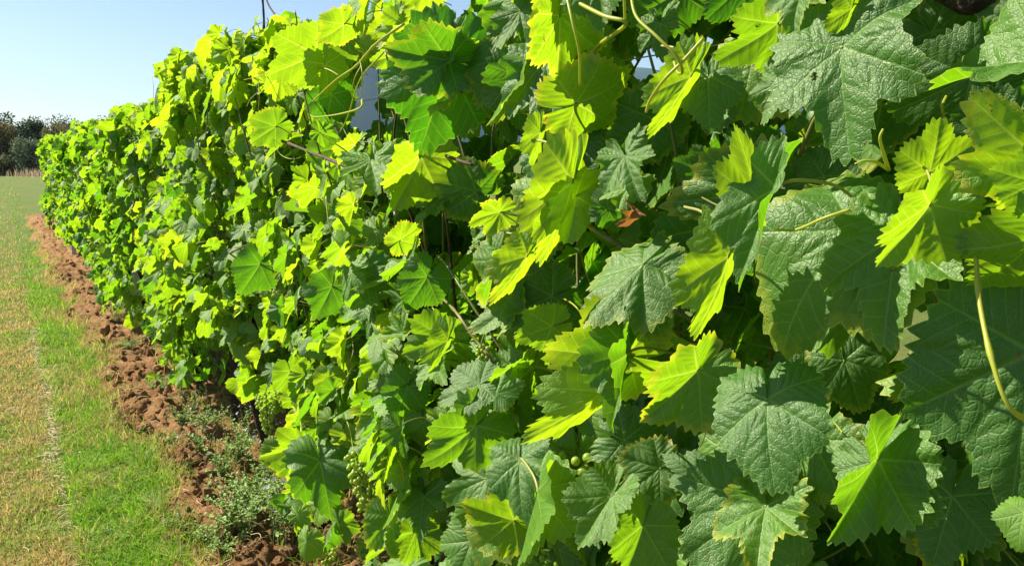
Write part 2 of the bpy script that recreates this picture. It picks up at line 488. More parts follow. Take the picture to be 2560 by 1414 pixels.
def soil_mat():
    b = NB('tilled_soil')
    tc = b.n('ShaderNodeTexCoord'); P = tc.outputs['Object']
    n1, n2, n3 = b.noise(P, 2.5, 4, .6), b.noise(P, 18., 6, .7), b.noise(P, 120., 5, .75)
    c = b.mix(b.mapr(n1, .3, .7), rgb(.22, .108, .040), rgb(.38, .205, .082))
    c = b.mix(b.mapr(n2, .4, .8, 0, .6), c, rgb(.45, .28, .14))
    c = b.mix(b.mapr(n3, .35, .75, 0, .45), c, rgb(.075, .034, .016))
    pb = b.n('ShaderNodeBsdfPrincipled'); b.l(c, pb.inputs['Base Color']); pb.inputs['Roughness'].default_value = .95
    pb.inputs['Specular IOR Level'].default_value = .1
    bp = b.n('ShaderNodeBump'); bp.inputs['Strength'].default_value = 1.; bp.inputs['Distance'].default_value = .02
    b.l(b.math('ADD', n3, b.math('MULTIPLY', n2, 1.5)), bp.inputs['Height']); b.l(bp.outputs[0], pb.inputs['Normal'])
    b.l(pb.outputs[0], b.out.inputs[0]); return b.m
M_GROUND, M_SOIL = ground_mat(), soil_mat()

gx = np.concatenate([[-4000, -1500, -400, -120, -40], np.linspace(-14, 14, 57), [40, 120, 400, 1500, 4000]])
gy = np.concatenate([[-4000, -1000, -200, -40, -10], np.linspace(-4, 40, 89), [60, 90, 140, 300, 1000, 4000, 6000]])
GX, GY = np.meshgrid(gx, gy, indexing='ij')
GZ = (fbm(GX * .9, GY * .7, 3) - .5) * .05 * (abs(GX) < 16) * (abs(GY) < 42)
nY = len(gy)
ii, jj = np.meshgrid(np.arange(len(gx) - 1), np.arange(nY - 1), indexing='ij'); aa = ii * nY + jj
o = link('ground', mesh_np('ground', np.stack([GX, GY, GZ], -1), None, np.stack([aa, aa + nY, aa + nY + 1, aa + 1], -1), (M_GROUND,)))
tag(o, 'short mown meadow grass floor stretching out beside the vine row', kind='structure')

def soil_left(y): return .44 - .06 * np.clip((4.5 - y) / 1.5, 0, 1) + .07 * np.sin(y * 1.9 + .4) + .05 * np.sin(y * 4.7) + .03 * np.sin(y * 11.3 + 1)
def soil_h(x, y):
    L = soil_left(y)
    e = np.clip((x - L) / .16, -1, 1) * np.clip((1.75 + .1 * np.sin(y * 2.3) - x) / .2, -1, 1)
    lump = fbm(x * 7, y * 6, 3) - .5
    ridg = 1 - abs(2 * vnoise(x * 10 + 5, y * 8.5) - 1)
    fine = 1 - abs(2 * vnoise(x * 40 + 9, y * 37) - 1)
    return .012 + np.where(e < 0, e * .06, e * .045) + np.clip(e + .3, 0, 1) * (lump * .13 + ridg * .055 + fine * .030 - .04)
def soil_sheet(name, x0, x1, nx, ys):
    sx = np.linspace(x0, x1, nx)
    X, Y = np.meshgrid(sx, ys, indexing='ij')
    n = len(ys)
    i, j = np.meshgrid(np.arange(nx - 1), np.arange(n - 1), indexing='ij'); a = i * n + j
    return mesh_np(name, np.stack([X, Y, soil_h(X, Y)], -1), None, np.stack([a, a + n, a + n + 1, a + 1], -1), (M_SOIL,))
ys = np.concatenate([np.arange(-1.2, 2.2, .06), np.arange(2.2, 7.5, .014), np.arange(7.5, 14, .035), np.arange(14, 25, .08)])
o = link('soil_strip', soil_sheet('soil_strip', .30, 1.95, 110, ys))
tag(o, 'reddish brown tilled soil strip along the foot of the vines', kind='structure')

# clods
def ico(sub=1):
    import bmesh
    bm = bmesh.new(); bmesh.ops.create_icosphere(bm, subdivisions=sub, radius=1)
    v = np.array([x.co[:] for x in bm.verts]); f = np.array([[q.index for q in p.verts] for p in bm.faces]); bm.free()
    return v, f
IV, IF = ico(2)
IV3, IF3 = ico(3)
acc = Acc()
for k in range(1500):
    y = 1 / rng.uniform(1 / 14., 1 / 2.3); x = rng.uniform(soil_left(y) + .02, 1.55)
    s = rng.uniform(.008, .024) * (1.9 if rng.random() < .14 else 1) * (1 + y * .03)
    v = IV * (1 + .6 * (rng.random((len(IV), 1)) - .5)) * rng.uniform(.6, 1.25, 3) * s
    c = rng.uniform(0, 6.3); rot = np.array([[math.cos(c), -math.sin(c), 0], [math.sin(c), math.cos(c), 0], [0, 0, 1]])
    acc.add(v @ rot.T + np.array([x, y, float(soil_h(np.array(x), np.array(y))) + s * .25]), t=IF)
o = link('soil_clods', acc.mesh('soil_clods', (M_SOIL,), False))
tag(o, 'crumbly brown clods scattered over the tilled strip', kind='stuff')

# ------------------------------------------------------------------ grass
def grass_mat(name, green1, green2, straw, sb):
    b = NB(name)
    geo = b.n('ShaderNodeNewGeometry'); tc = b.n('ShaderNodeTexCoord')
    r = geo.outputs['Random Per Island']
    dry = b.n('ShaderNodeAttribute', attribute_name='dry').outputs['Fac']
    c = b.mix(b.math('FRACT', b.math('MULTIPLY', r, 7.3)), rgb(*green1), rgb(*green2))
    isdry = b.math('LESS_THAN', r, dry)
    c = b.mix(isdry, c, b.mix(b.math('FRACT', b.math('MULTIPLY', r, 31.)), rgb(*straw), rgb(*sb)))
    pb = b.n('ShaderNodeBsdfPrincipled'); b.l(c, pb.inputs['Base Color']); pb.inputs['Roughness'].default_value = .6
    pb.inputs['Specular IOR Level'].default_value = .3
    tb = b.n('ShaderNodeBsdfTranslucent')
    hs = b.n('ShaderNodeHueSaturation'); hs.inputs['Value'].default_value = 1.9; b.l(c, hs.inputs['Color']); b.l(hs.outputs[0], tb.inputs[0])
    mx = b.n('ShaderNodeMixShader'); mx.inputs[0].default_value = .4
    b.l(pb.outputs[0], mx.inputs[1]); b.l(tb.outputs[0], mx.inputs[2]); b.l(mx.outputs[0], b.out.inputs[0]); return b.m
M_GRASS = grass_mat('grass_blades', (.080, .185, .008), (.19, .32, .014), (.42, .33, .11), (.24, .16, .055))

def blades(n, xs, ys, hs, wd, lean, dry, zs=0.):
    """n curved blades of two segments: 5 verts, quad + tri"""
    ang = rng.uniform(0, 2 * np.pi, n); la = rng.uniform(0, 2 * np.pi, n)
    dx, dy = np.cos(la) * lean * hs, np.sin(la) * lean * hs
    wx, wy = np.cos(ang) * wd, np.sin(ang) * wd
    z0 = np.zeros(n) + zs
    p = np.stack([
        np.stack([xs - wx, ys - wy, z0], -1), np.stack([xs + wx, ys + wy, z0], -1),
        np.stack([xs + dx * .35 + wx * .8, ys + dy * .35 + wy * .8, z0 + hs * .6], -1),
        np.stack([xs + dx * .35 - wx * .8, ys + dy * .35 - wy * .8, z0 + hs * .6], -1),
        np.stack([xs + dx, ys + dy, z0 + hs * (1 - .25 * lean)], -1)], 1).reshape(-1, 3)
    b0 = np.arange(n) * 5
    return p, np.stack([b0, b0 + 1, b0 + 2, b0 + 3], -1), np.stack([b0 + 3, b0 + 2, b0 + 4], -1), np.repeat(dry, 5)

N = 260000
gyv = 1 / rng.uniform(1 / 60., 1 / 2.1, N)
gxv = rng.uniform(-1.1, .80, N) - rng.random(N) * np.clip(gyv - 8, 0, 40) * .25
ok = (gxv < soil_left(gyv) + .01 + .06 * rng.standard_normal(N)) & ~((abs(gxv - .105 - .015 * np.sin(gyv * 3)) < .022) & (gyv > 3.4) & (gyv < 6.6) & (rng.random(N) < .75))
gyv, gxv = gyv[ok], gxv[ok]; n = len(gyv)
patch = fbm(gxv * 3.6, gyv * 2.4, 4)
dry = np.clip(.12 + 1.9 * (patch - .47) + .62 * np.clip((.135 + .02 * np.sin(gyv * 2.3) - gxv) / .07, 0, 1) * np.clip(1.3 - .02 * gyv, 0, 1), .05, .93)
hh = rng.uniform(.016, .060, n) * (.35 + 1.7 * fbm(gxv * 9 + 40, gyv * 7, 2)) * np.where(rng.random(n) < .02, 1.9, 1) * np.where(gxv > .12, 1.35 + 1.0 * np.clip((gxv - .3) / .15, 0, 1) * (vnoise(gxv * 14, gyv * 9) > .5), .8)
hh = hh * (1 + .02 * gyv)
a = Acc(); p, q, t, d = blades(n, gxv, gyv, hh, .0011 * (1 + .16 * gyv) * rng.uniform(.7, 1.4, n), rng.uniform(.3, 1.4, n), dry, (fbm(gxv * .9, gyv * .7, 3) - .5) * .05 - .004)
a.add(p, q, t, dry=d)
o = link('meadow_grass', a.mesh('meadow_grass', (M_GRASS,), False)); tag(o, 'short green and straw coloured grass of the field verge', kind='stuff')

# sparse grass and straw on the soil
n = 9500
ysv = 1 / rng.uniform(1 / 16., 1 / 2.2, n); u_ = rng.random(n)
xsv = np.where(u_ < .45, soil_left(ysv) + abs(rng.standard_normal(n)) * .07, rng.uniform(.82, 1.7, n))
a = Acc(); p, q, t, d = blades(n, xsv, ysv, rng.uniform(.03, .12, n), .0014 * (1 + .1 * ysv), rng.uniform(.3, 1.6, n), np.full(n, .45), soil_h(xsv, ysv) - .004)
a.add(p, q, t, dry=d)
o = link('soil_grass', a.mesh('soil_grass', (M_GRASS,), False)); tag(o, 'thin tufts of grass rooted in the tilled soil', kind='stuff')

M_STRAW = simple_mat('dry_straw', (.42, .33, .17), (.60, .50, .30), 5., .7, .2, island=True)
a = Acc()
for k in range(1100):
    y = 1 / rng.uniform(1 / 12., 1 / 2.4); x = soil_left(y) + rng.uniform(-.12, .5)
    if k % 3 == 0: x = rng.uniform(-.1, soil_left(y))
    if k >= 420: y = rng.uniform(2.8, 8.5); x = .118 + .02 * math.sin(y * 2.3) + rng.normal(0, .012)
    z = max(float(soil_h(np.array(x), np.array(y))), 0) + .008
    c = rng.uniform(0, 6.28); L = rng.uniform(.02, .10)
    P = [(x, y, z), (x + math.cos(c) * L * .5, y + math.sin(c) * L * .5, z + L * rng.uniform(.02, .3)), (x + math.cos(c + .5) * L, y + math.sin(c + .5) * L, z + rng.uniform(-.003, .02))]
    a.tube(smooth_path(P, 3), rng.uniform(.0007, .0014) * (1 + .08 * y), 4)
o = link('dry_straw', a.mesh('dry_straw', (M_STRAW,))); tag(o, 'bleached straw stalks lying across soil and grass', kind='stuff')

# ------------------------------------------------------------------ vine row
ROWX = 1.0
SP = .80
Y0s = [-.2 + SP * i for i in range(27)]
YEND = Y0s[-1] + .4
G_VINE = 'grapevines trained in one long row'
def vine_label(i):
    near = {
        0: 'grapevine next to the right border, almost wholly out of view',
        1: 'grapevine with the biggest leaves, one huge and pale, one bright yellow and lobed',
        2: 'grapevine with narrow glowing yellow leaves between the concrete post and the biggest leaves',
        3: 'grapevine with tangled tendrils beside the gap where blue hills show',
        4: 'grapevine with glowing yellow crest leaves just left of the see through gap',
        5: 'grapevine with bare dark canes sticking up from its top, thinner trunk below',
        6: 'grapevine whose thicker dark trunk stands among violet flowered weeds',
        7: 'grapevine between the thicker dark trunk and the thin third trunk',
        8: 'grapevine on the thin third trunk behind dry violet flowered weeds',
        9: 'grapevine directly past the thin third trunk', 10: 'bushy grapevine over the widest patch of bare brown soil',
        11: 'grapevine over the green weed tuft beyond the third trunk', 12: 'grapevine whose lowest leaves almost brush the small weed tuft',
        13: 'grapevine over the far weed tuft where the soil strip narrows', 17: 'grapevine just before the whitish post foot', 18: 'grapevine just behind the whitish post foot',
        26: 'last grapevine at the far end of the row, next to the dark trees'}
    if i in near: return near[i]
    od = ['first', 'second', 'third', 'fourth', 'fifth', 'sixth', 'seventh']
    if i < 17: return od[i - 14] + ' grapevine past the far weed tuft where the soil strip narrows'
    return od[i - 19] + ' grapevine beyond the pair standing beside the whitish post foot'
vines = []
for i, y in enumerate(Y0s):
    e = empty('grapevine', (ROWX + .03 * math.sin(i * 2.3), y, 0.02))
    tag(e, vine_label(i), 'grapevine', G_VINE); vines.append(e)
def vine_of(y): return int(np.clip(round((y - Y0s[0]) / SP), 0, len(Y0s) - 1))

# trunks, arms and shoots: four shapes shared along the row
def wood(seed):
    g = np.random.default_rng(seed)
    P = smooth_path([(0, 0, -.06), (g.uniform(-.02, .02), g.uniform(-.02, .02), .2), (g.uniform(-.03, .03), g.uniform(-.05, .05), .5), (g.uniform(-.03, .03), g.uniform(-.03, .03), .74), (0, 0, .86)], 7)
    v, q, t = tube_np(P, np.linspace(.024, .019, len(P)) * (1 + .22 * (g.random(len(P)) - .5)), 12)
    r = g.random((len(v), 1)) - .5
    tr = mesh_np('vine_trunk', v + r * .006, t, q, (M_BARK,))
    arms = []
    for s in (-1, 1):
        P = smooth_path([(0, 0, .83), (.01, s * .1, .90), (g.uniform(-.02, .02), s * .28, .92), (0, s * .44, .91)], 5)
        v, q, t = tube_np(P, np.linspace(.016, .009, len(P)) * (1 + .2 * (g.random(len(P)) - .5)), 8)
        arms.append(mesh_np('vine_arm', v, t, q, (M_BARK,)))
    shoots = []
    for k in range(9):
        y = -.38 + .095 * k + g.uniform(-.03, .03); x = 0
        top = g.uniform(1.75, 1.98); out = g.uniform(-.26, .22)
        P = smooth_path([(x, y, .91), (x + out * .3, y + g.uniform(-.06, .06), 1.2), (x + out * .8, y + g.uniform(-.12, .12), 1.6), (x + out, y + g.uniform(-.2, .2), top)], 6)
        v, q, t = tube_np(P, np.linspace(.0048, .0022, len(P)), 6)
        shoots.append(mesh_np('vine_shoot', v, t, q, (M_SHOOT if k % 3 else M_CANE,)))
    return tr, arms, shoots
WOODS = [wood(40 + k) for k in range(4)]
for i, e in enumerate(vines):
    tr, arms, shoots = WOODS[i % 4]
    link('trunk', tr, e)
    for m in arms: link('arm', m, e)
    for m in shoots: link('shoot', m, e)

# ---- leaves
nleaf = [0] * len(vines)
occupied = []   # (u, v, radius px, depth) of the large leaves set one by one

def put_leaf(p, nrm, mdir, scale, age, var, flipx=False, lod=None, vi=None, sx=1.0):
    nrm = nrm.normalized(); mdir = (mdir - nrm * mdir.dot(nrm)).normalized()
    xa = mdir.cross(nrm)
    M = Matrix((xa, mdir, nrm)).transposed().to_4x4()
    if vi is None: vi = vine_of(p[1])
    dist = (Vector(p) - CO).length
    pool = HI if dist < 2.3 else (MID if dist < 6 else FAR)
    o = bpy.data.objects.new('leaf', pool[var % len(pool)])
    col.objects.link(o)
    e = vines[vi]
    o.parent = e
    o.matrix_local = Matrix.Translation(Vector(p) - e.location) @ M @ Matrix.Diagonal((scale * sx * (-1 if flipx else 1), scale, scale, 1))
    o.color = (age, 0, 0, 1)
    nleaf[vi] += 1
    return o

def hero(u, v, tu, tv, a, b, X, var, age, under=False, flip=False, sx=1.0):
    """junction pixel, tip pixel, tilt of the face to the right (a) and up (b), distance of the leaf from the camera's line, shape, youth"""
    d = ray(u, v); p = CO + d * (X / d.x); depth = X / d.x
    cb = (-d).normalized()
    n = (cb + CR * a + CU * b).normalized()
    if sx == 1.0: sx = .55 if a >= .7 else .86
    if a < 0 and b > 0: a, b = a * 1.4, b * 1.35
    n = (cb + CR * a + CU * b).normalized()
    du, dv = tu - u, -(tv - v); L = math.hypot(du, dv)
    m0 = (CR * du + CU * dv) / L
    t = max(-.9, min(.9, -m0.dot(n) / max(cb.dot(n), .2)))
    m = m0 + cb * t
    scale = L / FPX * depth * m.length / 1.0
    put_leaf(p, -n if under else n, m, scale, age, var, flip, sx=sx)
    occupied.append((u + du * .35, v - dv * .35, L * .85, (p - CO).length))

HEROES = [
 # u, v, tu, tv, a, b, X, shape, age
 (2105,118,2096,388,-.45,.45,.66,1,.12), (2620,150,2255,92,-.5,1.3,.70,3,.35), (2325,512,2188,692,.55,-.45,.62,3,.85),
 (2325,430,2356,300,.35,-.5,.66,0,.80), (2318,515,2440,470,-.5,.35,.63,6,.75), (2600,400,2440,262,.45,-.5,.66,1,.70), (2590,455,2475,425,.5,-.4,.64,0,.62),
 (2600,590,2435,765,.35,-.55,.66,2,.45), (2430,190,2205,300,.1,-.1,.84,10,.05), (2520,330,2400,520,.2,-.1,.86,0,.05),
 (2580,880,2530,1290,.15,-.05,.72,0,.06), (2195,1148,2070,1375,.35,-.2,.66,4,.35), (2200,1150,2330,1300,-.6,.35,.67,0,.15), (1918,998,1915,1208,-.35,.45,.67,10,.15),
 (1905,1258,1700,1400,.1,.1,.72,0,.1), (1915,1265,1880,1430,-.3,.8,.70,9,.3), (1608,1312,1560,1470,.4,-.2,.68,3,.45), (1530,1238,1440,1372,-.2,.3,.70,3,.35),
 (1508,978,1335,1122,.75,-.5,.64,5,.95), (1568,888,1366,880,.45,-.45,.68,0,.65), (1575,880,1522,1075,-.8,.6,.66,4,.3,False,False,.55), (1745,925,1600,1070,.4,-.35,.68,3,.4),
 (1822,640,1762,880,.8,-.4,.62,5,.85,False,False,.5), (1938,470,1824,735,-.9,.5,.62,3,.2,False,False,.45), (1890,500,1868,330,.8,-.35,.62,5,.8,False,False,.5), (1885,480,1640,520,.2,-.1,.78,12,.08),
 (1800,560,1700,760,.25,-.15,.80,0,.06), (2135,575,1840,850,-.2,.55,.72,7,.1), (2250,590,2185,850,-.35,.5,.69,9,.25), (1945,58,1790,180,.45,-.5,.72,1,.5),
 (1728,190,1640,362,.9,-.4,.70,5,.85), (1770,190,1770,310,-.1,.4,.74,10,.2), (1650,60,1650,150,-.5,.5,.76,9,.35), (1440,258,1600,205,.45,-.5,.72,2,.6),
 (1400,40,1398,222,.45,-.4,.70,3,.6), (1368,150,1370,335,-.5,.5,.74,9,.2), (1290,190,1218,325,.7,-.3,.72,4,.6), (1290,190,1300,330,.0,-.1,.75,2,.08),
 (1122,152,955,120,.15,-.15,.70,3,.05,False,False,.8), (1120,155,1048,400,.05,-.02,.71,2,.0,False,False,.8), (1118,150,1158,28,-.8,.4,.70,3,.2), (1075,-60,1080,62,.6,-.5,.72,5,.8),
 (790,135,668,195,.5,-.6,.80,0,.7), (812,160,828,250,.5,-.5,.80,1,.8), (860,60,800,112,.5,-.5,.80,2,.65), (700,190,690,262,.4,-.5,.84,3,.9),
 (830,235,810,335,.1,.0,.90,10,.1), (690,316,625,360,.3,-.1,.80,0,.35), (800,330,850,350,.2,-.2,.80,9,.4), (1052,388,982,545,.5,-.45,.74,3,.8),
 (1350,330,1340,425,.9,-.4,.70,5,.85), (1432,455,1375,690,.95,-.4,.68,5,1.0), (1440,490,1308,570,.5,-.45,.70,8,.85), (1562,390,1590,492,-.5,.5,.70,9,.3),
 (1570,470,1500,420,-.3,.6,.71,13,.75), (1520,520,1600,545,.2,-.2,.70,2,.15), (1318,640,1240,772,.8,-.4,.70,5,.85), (1608,660,1445,790,-.25,.6,.68,5,.2), (1610,680,1625,835,-.4,.5,.69,7,.2),
 (1190,480,1070,440,.1,-.05,.84,10,.05), (1380,740,1250,800,.1,-.05,.84,0,.05), (1250,530,1165,545,.3,-.5,.74,8,.65), (1240,560,1180,600,-.3,.5,.76,13,.4),
 (1068,692,1015,780,.15,-.1,.76,10,.12), (1000,600,1060,560,.5,-.5,.80,0,.7), (650,660,600,740,.15,-.1,.82,10,.15), (830,715,790,800,.15,-.1,.82,2,.12),
 (1380,815,1285,850,.3,-.45,.73,0,.6), (1020,965,985,1055,.15,-.15,.76,10,.2), (1200,960,1090,1000,-.3,.5,.73,0,.15), (1240,985,1262,905,-.9,.3,.72,6,.2), (1190,1062,1062,1190,.35,-.35,.72,12,.45),
 (1120,850,1085,960,.9,-.4,.74,5,.85), (800,1150,830,1300,.0,.25,.78,12,.15), (755,1112,655,1150,.5,-.5,.80,9,.85), (740,1150,690,1190,.3,-.3,.80,0,.4), (1010,1200,960,1330,.7,-.4,.74,4,.85),
 (1285,1300,1150,1260,.35,-.35,.72,3,.5), (1300,1150,1290,1290,-.4,.5,.71,12,.15), (1345,1225,1300,1430,.8,-.35,.69,4,.75), (1060,1240,1040,1340,-.4,.5,.76,9,.2), (1240,1320,1170,1420,-.3,.45,.72,7,.2),
 (1650,1170,1545,1250,.1,-.05,.80,0,.05), (1560,1100,1700,1140,.1,-.05,.82,10,.05), (1750,1200,1660,1130,.2,-.1,.78,12,.08), (2010,930,1990,1060,.1,-.05,.82,0,.05), (2110,900,2160,1040,.1,-.05,.84,10,.05),
 (2060,440,1990,560,.1,-.1,.84,2,.06), (1960,620,1900,720,.1,.0,.86,10,.04), (2130,20,2100,130,.8,-.4,.66,5,.8), (2200,-20,2170,90,-.5,.4,.68,12,.25), (2010,-40,1960,100,-.4,.5,.67,9,.2),
 (2380,1240,2330,1420,.1,.0,.80,0,.06), (2560,1280,2530,1370,-.3,.6,.64,7,.7), (1500,-60,1500,90,-.5,.3,.70,3,.2), (1420,-50,1440,160,.8,-.2,.70,5,.45), (1300,30,1240,120,-.2,.4,.74,13,.2),
 (1240,150,1180,250,-.2,.3,.76,2,.15), (1700,-20,1560,60,.1,-.1,.80,0,.08), (1860,-40,1760,60,.1,-.1,.78,10,.08), (1960,200,1900,320,-.4,.3,.70,13,.2),
 (1900,380,1770,420,.1,-.1,.80,9,.08), (1760,430,1680,400,.2,-.1,.78,0,.1), (2360,900,2260,960,.1,-.05,.84,10,.05), (2440,1000,2300,1000,.1,-.1,.76,2,.05), (1640,300,1500,380,.1,-.1,.86,0,.04),
 (2200,60,2330,120,.0,-.1,.90,0,.06), (2330,80,2440,180,.0,-.1,.90,10,.05), (2540,60,2440,20,.1,-.1,.86,2,.08), (1000,130,962,225,.4,-.4,.86,9,.7), (975,1290,1000,1400,.2,.1,.80,0,.2), (1040,1330,1060,1430,.3,-.3,.78,3,.4),
]
for h in HEROES: hero(*h)

occupied += [(668, 1030, 62, 3.6), (905, 1190, 45, 2.2), (560, 1060, 45, 3.9), (648, 1160, 30, 3.3), (1440, 1165, 40, 1.3), (1385, 1330, 40, 1.3)]
def frontx(y, z):
    f = .80 + .07 * math.sin(y * 2.1 + z * 1.3) + .05 * math.sin(y * 5.3 - z * 2.9) + .04 * math.sin(z * 6.1 + y)
    if z > 1.8: f += .9 * (z - 1.8) ** 2
    if z < .8: f += .10 * (.8 - z)
    return f
def topz(y): return 2.12 - .11 * min(1, max(0, (y - 4.2) / 2.5)) + .06 * math.sin(y * 1.7 + 1) + .05 * math.sin(y * 4.4) + .03 * math.sin(y * 9.1)
def botz(y): return (.38 if y < 3.2 else (.62 if y < 5.0 else .22)) + .07 * math.sin(y * 2.7 + 2) + .06 * math.sin(y * 6.3)
GAPS = [(912, 272, 36, 50), (952, 190, 10, 16), (1618, 165, 34, 22), (1150, 15, 22, 22), (2440, 42, 30, 18)]

def blocked(p, r):
    q = project(p)
    if q is None: return False
    u, v, z = q; rp = r / z * FPX
    for gu, gv, ga, gb in GAPS:
        if ((u - gu) / (ga + rp * .75)) ** 2 + ((v - gv) / (gb + rp * .75)) ** 2 < 1: return True
    d = (Vector(p) - CO).length
    for hu, hv, hr, hd in occupied:
        if d < hd + .02 and (u - hu) ** 2 + (v - hv) ** 2 < (hr * .62 + rp * .5) ** 2: return True
    return False

LOW_NEAR = [leaf_shape(seed=100 + i, nth=84, nr=4, **{k: v for k, v in s_.items() if k != 'hole'}) for i, s_ in enumerate(SPECS)]
lowacc = [Acc() for _ in vines]
def add_low(p, nrm, mdir, scale, age, var, vi):
    V, q, luv, lv = (LOW_NEAR if vi < 3 else LOW)[var % len(LOW)]
    nrm = nrm.normalized(); mdir = (mdir - nrm * mdir.dot(nrm)).normalized(); xa = mdir.cross(nrm)
    B = np.array([xa[:], mdir[:], nrm[:]])
    base = vines[vi].location
    lowacc[vi].add(V @ B * scale + np.array(p) - np.array(base[:]), q, None, luv=luv, lv=lv)

g = random.Random(11)
for i, e in enumerate(vines):
    y0 = Y0s[i]
    nf, nb = (228, 60) if i < 9 else ((195, 35) if i < 18 else (170, 20))
    ninner = 330 if i < 6 else 200 if i < 9 else 90
    cnt = 0; tries = 0
    while cnt < nf + nb + ninner and tries < 4000:
        tries += 1
        y = y0 + g.uniform(-.42, .42)
        tz, bz = topz(y), botz(y)
        mode = 'f' if cnt < nf else ('b' if cnt < nf + nb else 'i')
        z = g.uniform(bz, tz) if g.random() < .85 else tz - abs(g.gauss(0, .12))
        fx = frontx(y, z)
        if mode == 'f':
            x = fx + abs(g.gauss(0, .07)) - (.05 if g.random() < .2 else 0)
            nc = Vector((-1, -.22, .22)); sp = .55
        elif mode == 'b':
            x = g.uniform(fx + .1, 1.28); nc = Vector((-.4, .2, .6)); sp = .7
            if g.random() < .35: z = tz - abs(g.gauss(0, .10)); x = g.uniform(.88, 1.25)
        else:
            x = g.uniform(.98, 1.34); nc = Vector((1.1, .1, .3)); sp = .45
        if g.random() < .5: nc = SDIR * 1.25 + Vector((-.25, 0, 0)); sp = .42
        n = nc + Vector((g.gauss(0, sp), g.gauss(0, sp * 1.15), g.gauss(0, sp * .8)))
        md = Vector((g.gauss(0, .35), g.gauss(0, .55), -1 + g.gauss(0, .35)))
        sc_ = max(.045, g.gauss(.085, .017))
        young = max(0, min(1, (z - 1.75) / .45)) * .45
        age = min(1, max(0, g.betavariate(1.6, 2.0) * .85 + young + (.15 if 1.2 < y < 5 else 0) + (.30 if g.random() < .12 else 0)))
        if mode == 'f' and z > 2.0: sc_ *= .8
        p = (x, y, z)
        c = Vector(p) + md.normalized() * sc_ * .3
        if (Vector(p) - CO).length < 6.0 and y > -.3 and blocked(c, sc_): continue
        cnt += 1
        var = g.randrange(len(SPECS))
        if mode == 'i': add_low(p, n, md, sc_ * (1.3 if i < 4 else 1.1), age, var, i)
        elif nleaf[i] < 298: put_leaf(p, n, md, sc_, age, var, g.random() < .5, vi=i)
for i, a in enumerate(lowacc):
    o = link('inner_foliage', a.mesh('inner_foliage', (M_LEAF_FAR,), True, {'luv': 'FLOAT_VECTOR', 'lv': 'FLOAT_VECTOR'}), vines[i])
    o.color = (.25, 0, 0, 1); o['kind'] = 'stuff'

# ---- bare canes, tendrils and long shoots on particular vines
def strand(name, pts, r0, r1, mat, n=7, seg=7):
    """pts: (u, v, X) as seen"""
    W = [at(*q) for q in pts]
    vi = vine_of(W[0].y); e = vines[vi]
    P = smooth_path([list(x - e.location) for x in W], seg)
    rr = np.linspace(r0, r1, len(P))
    if name != 'tendril' and r0 < .012:
        s_ = np.concatenate([[0], np.cumsum(np.linalg.norm(np.diff(P, axis=0), axis=1))])
        rr = rr * (1 + .45 * np.exp(-(((s_ / .055) % 1 - .5) / .13) ** 2))
    v, q, t = tube_np(P, rr, n)
    return link(name, mesh_np(name, v, t, q, (mat,)), e)
strand('bare_cane', [(640,360,1.0),(652,200,.98),(655,110,.98),(660,60,.98),(655,-20,.97),(648,-80,.97)], .0065, .0035, M_CANE)
strand('bare_cane', [(730,180,.98),(705,70,.98),(668,5,.98),(655,-60,.98)], .0045, .003, M_CANE)
strand('bare_cane', [(655,110,.98),(670,60,.97),(668,45,.97)], .0035, .0015, M_CANE)
strand('bare_cane', [(655,100,.98),(645,60,.98)], .003, .001, M_CANE)
strand('cane', [(700,350,.82),(800,390,.80),(900,430,.78),(960,455,.78)], .0045, .0035, M_CANE)
strand('cane', [(1080,372,.80),(1130,395,.78),(1180,412,.78)], .0035, .003, M_CANE)
strand('cane', [(560,640,.84),(600,620,.80),(640,600,.84)], .004, .003, M_CANE)
strand('cane', [(2150,-170,.92),(2380,-25,.86),(2480,-12,.86),(2800,-150,.92)], .017, .015, M_BARK, 10)
strand('cane', [(2230,-30,.72),(2228,120,.71),(2232,220,.73)], .0055, .005, M_SHOOT)
strand('cane', [(1100,740,.86),(1140,780,.76),(1190,850,.76),(1250,920,.78),(1330,1010,.86)], .0028, .0034, M_SHOOT)
strand('cane', [(1095,640,.88),(1118,665,.78),(1160,730,.76),(1270,900,.80)], .0022, .0024, M_SHOOT)
strand('cane', [(1790,850,.76),(1820,930,.80)], .004, .004, M_SHOOT)
strand('cane', [(2440,640,.64),(2450,760,.62),(2480,900,.60),(2520,1010,.60),(2580,1060,.62)], .0019, .0016, M_TENDRIL)
strand('tendril', [(1940,574,.60),(1990,574,.595),(2060,545,.59),(2125,524,.60)], .0012, .0016, M_TENDRIL)
strand('tendril', [(2222,425,.62),(2208,380,.60),(2200,345,.59),(2208,322,.59)], .0018, .0009, M_TENDRIL)
strand('tendril', [(2222,425,.62),(2190,405,.60),(2160,402,.59),(2137,410,.585)], .0016, .0008, M_TENDRIL)
strand('tendril', [(1575,-30,.64),(1590,40,.63),(1640,90,.63),(1690,140,.64),(1706,178,.65),(1695,182,.66),(1685,155,.67)], .0020, .0016, M_TENDRIL)
strand('tendril', [(1760,95,.66),(1710,150,.65),(1660,200,.64),(1625,250,.64),(1615,282,.64)], .0022, .0016, M_TENDRIL)
strand('tendril', [(1412,-30,.64),(1430,50,.63),(1448,130,.64),(1450,215,.66)], .0022, .0018, M_TENDRIL)
strand('tendril', [(1440,5,.68),(1510,40,.67),(1565,60,.68),(1500,110,.72),(1480,140,.74)], .0028, .0026, M_TENDRIL)
strand('tendril', [(1560,-20,.67),(1563,60,.68)], .0020, .0020, M_TENDRIL)
strand('tendril', [(905,250,.76),(900,270,.74),(850,285,.74),(800,292,.74),(778,290,.74),(775,278,.74)], .0030, .0012, M_TENDRIL)
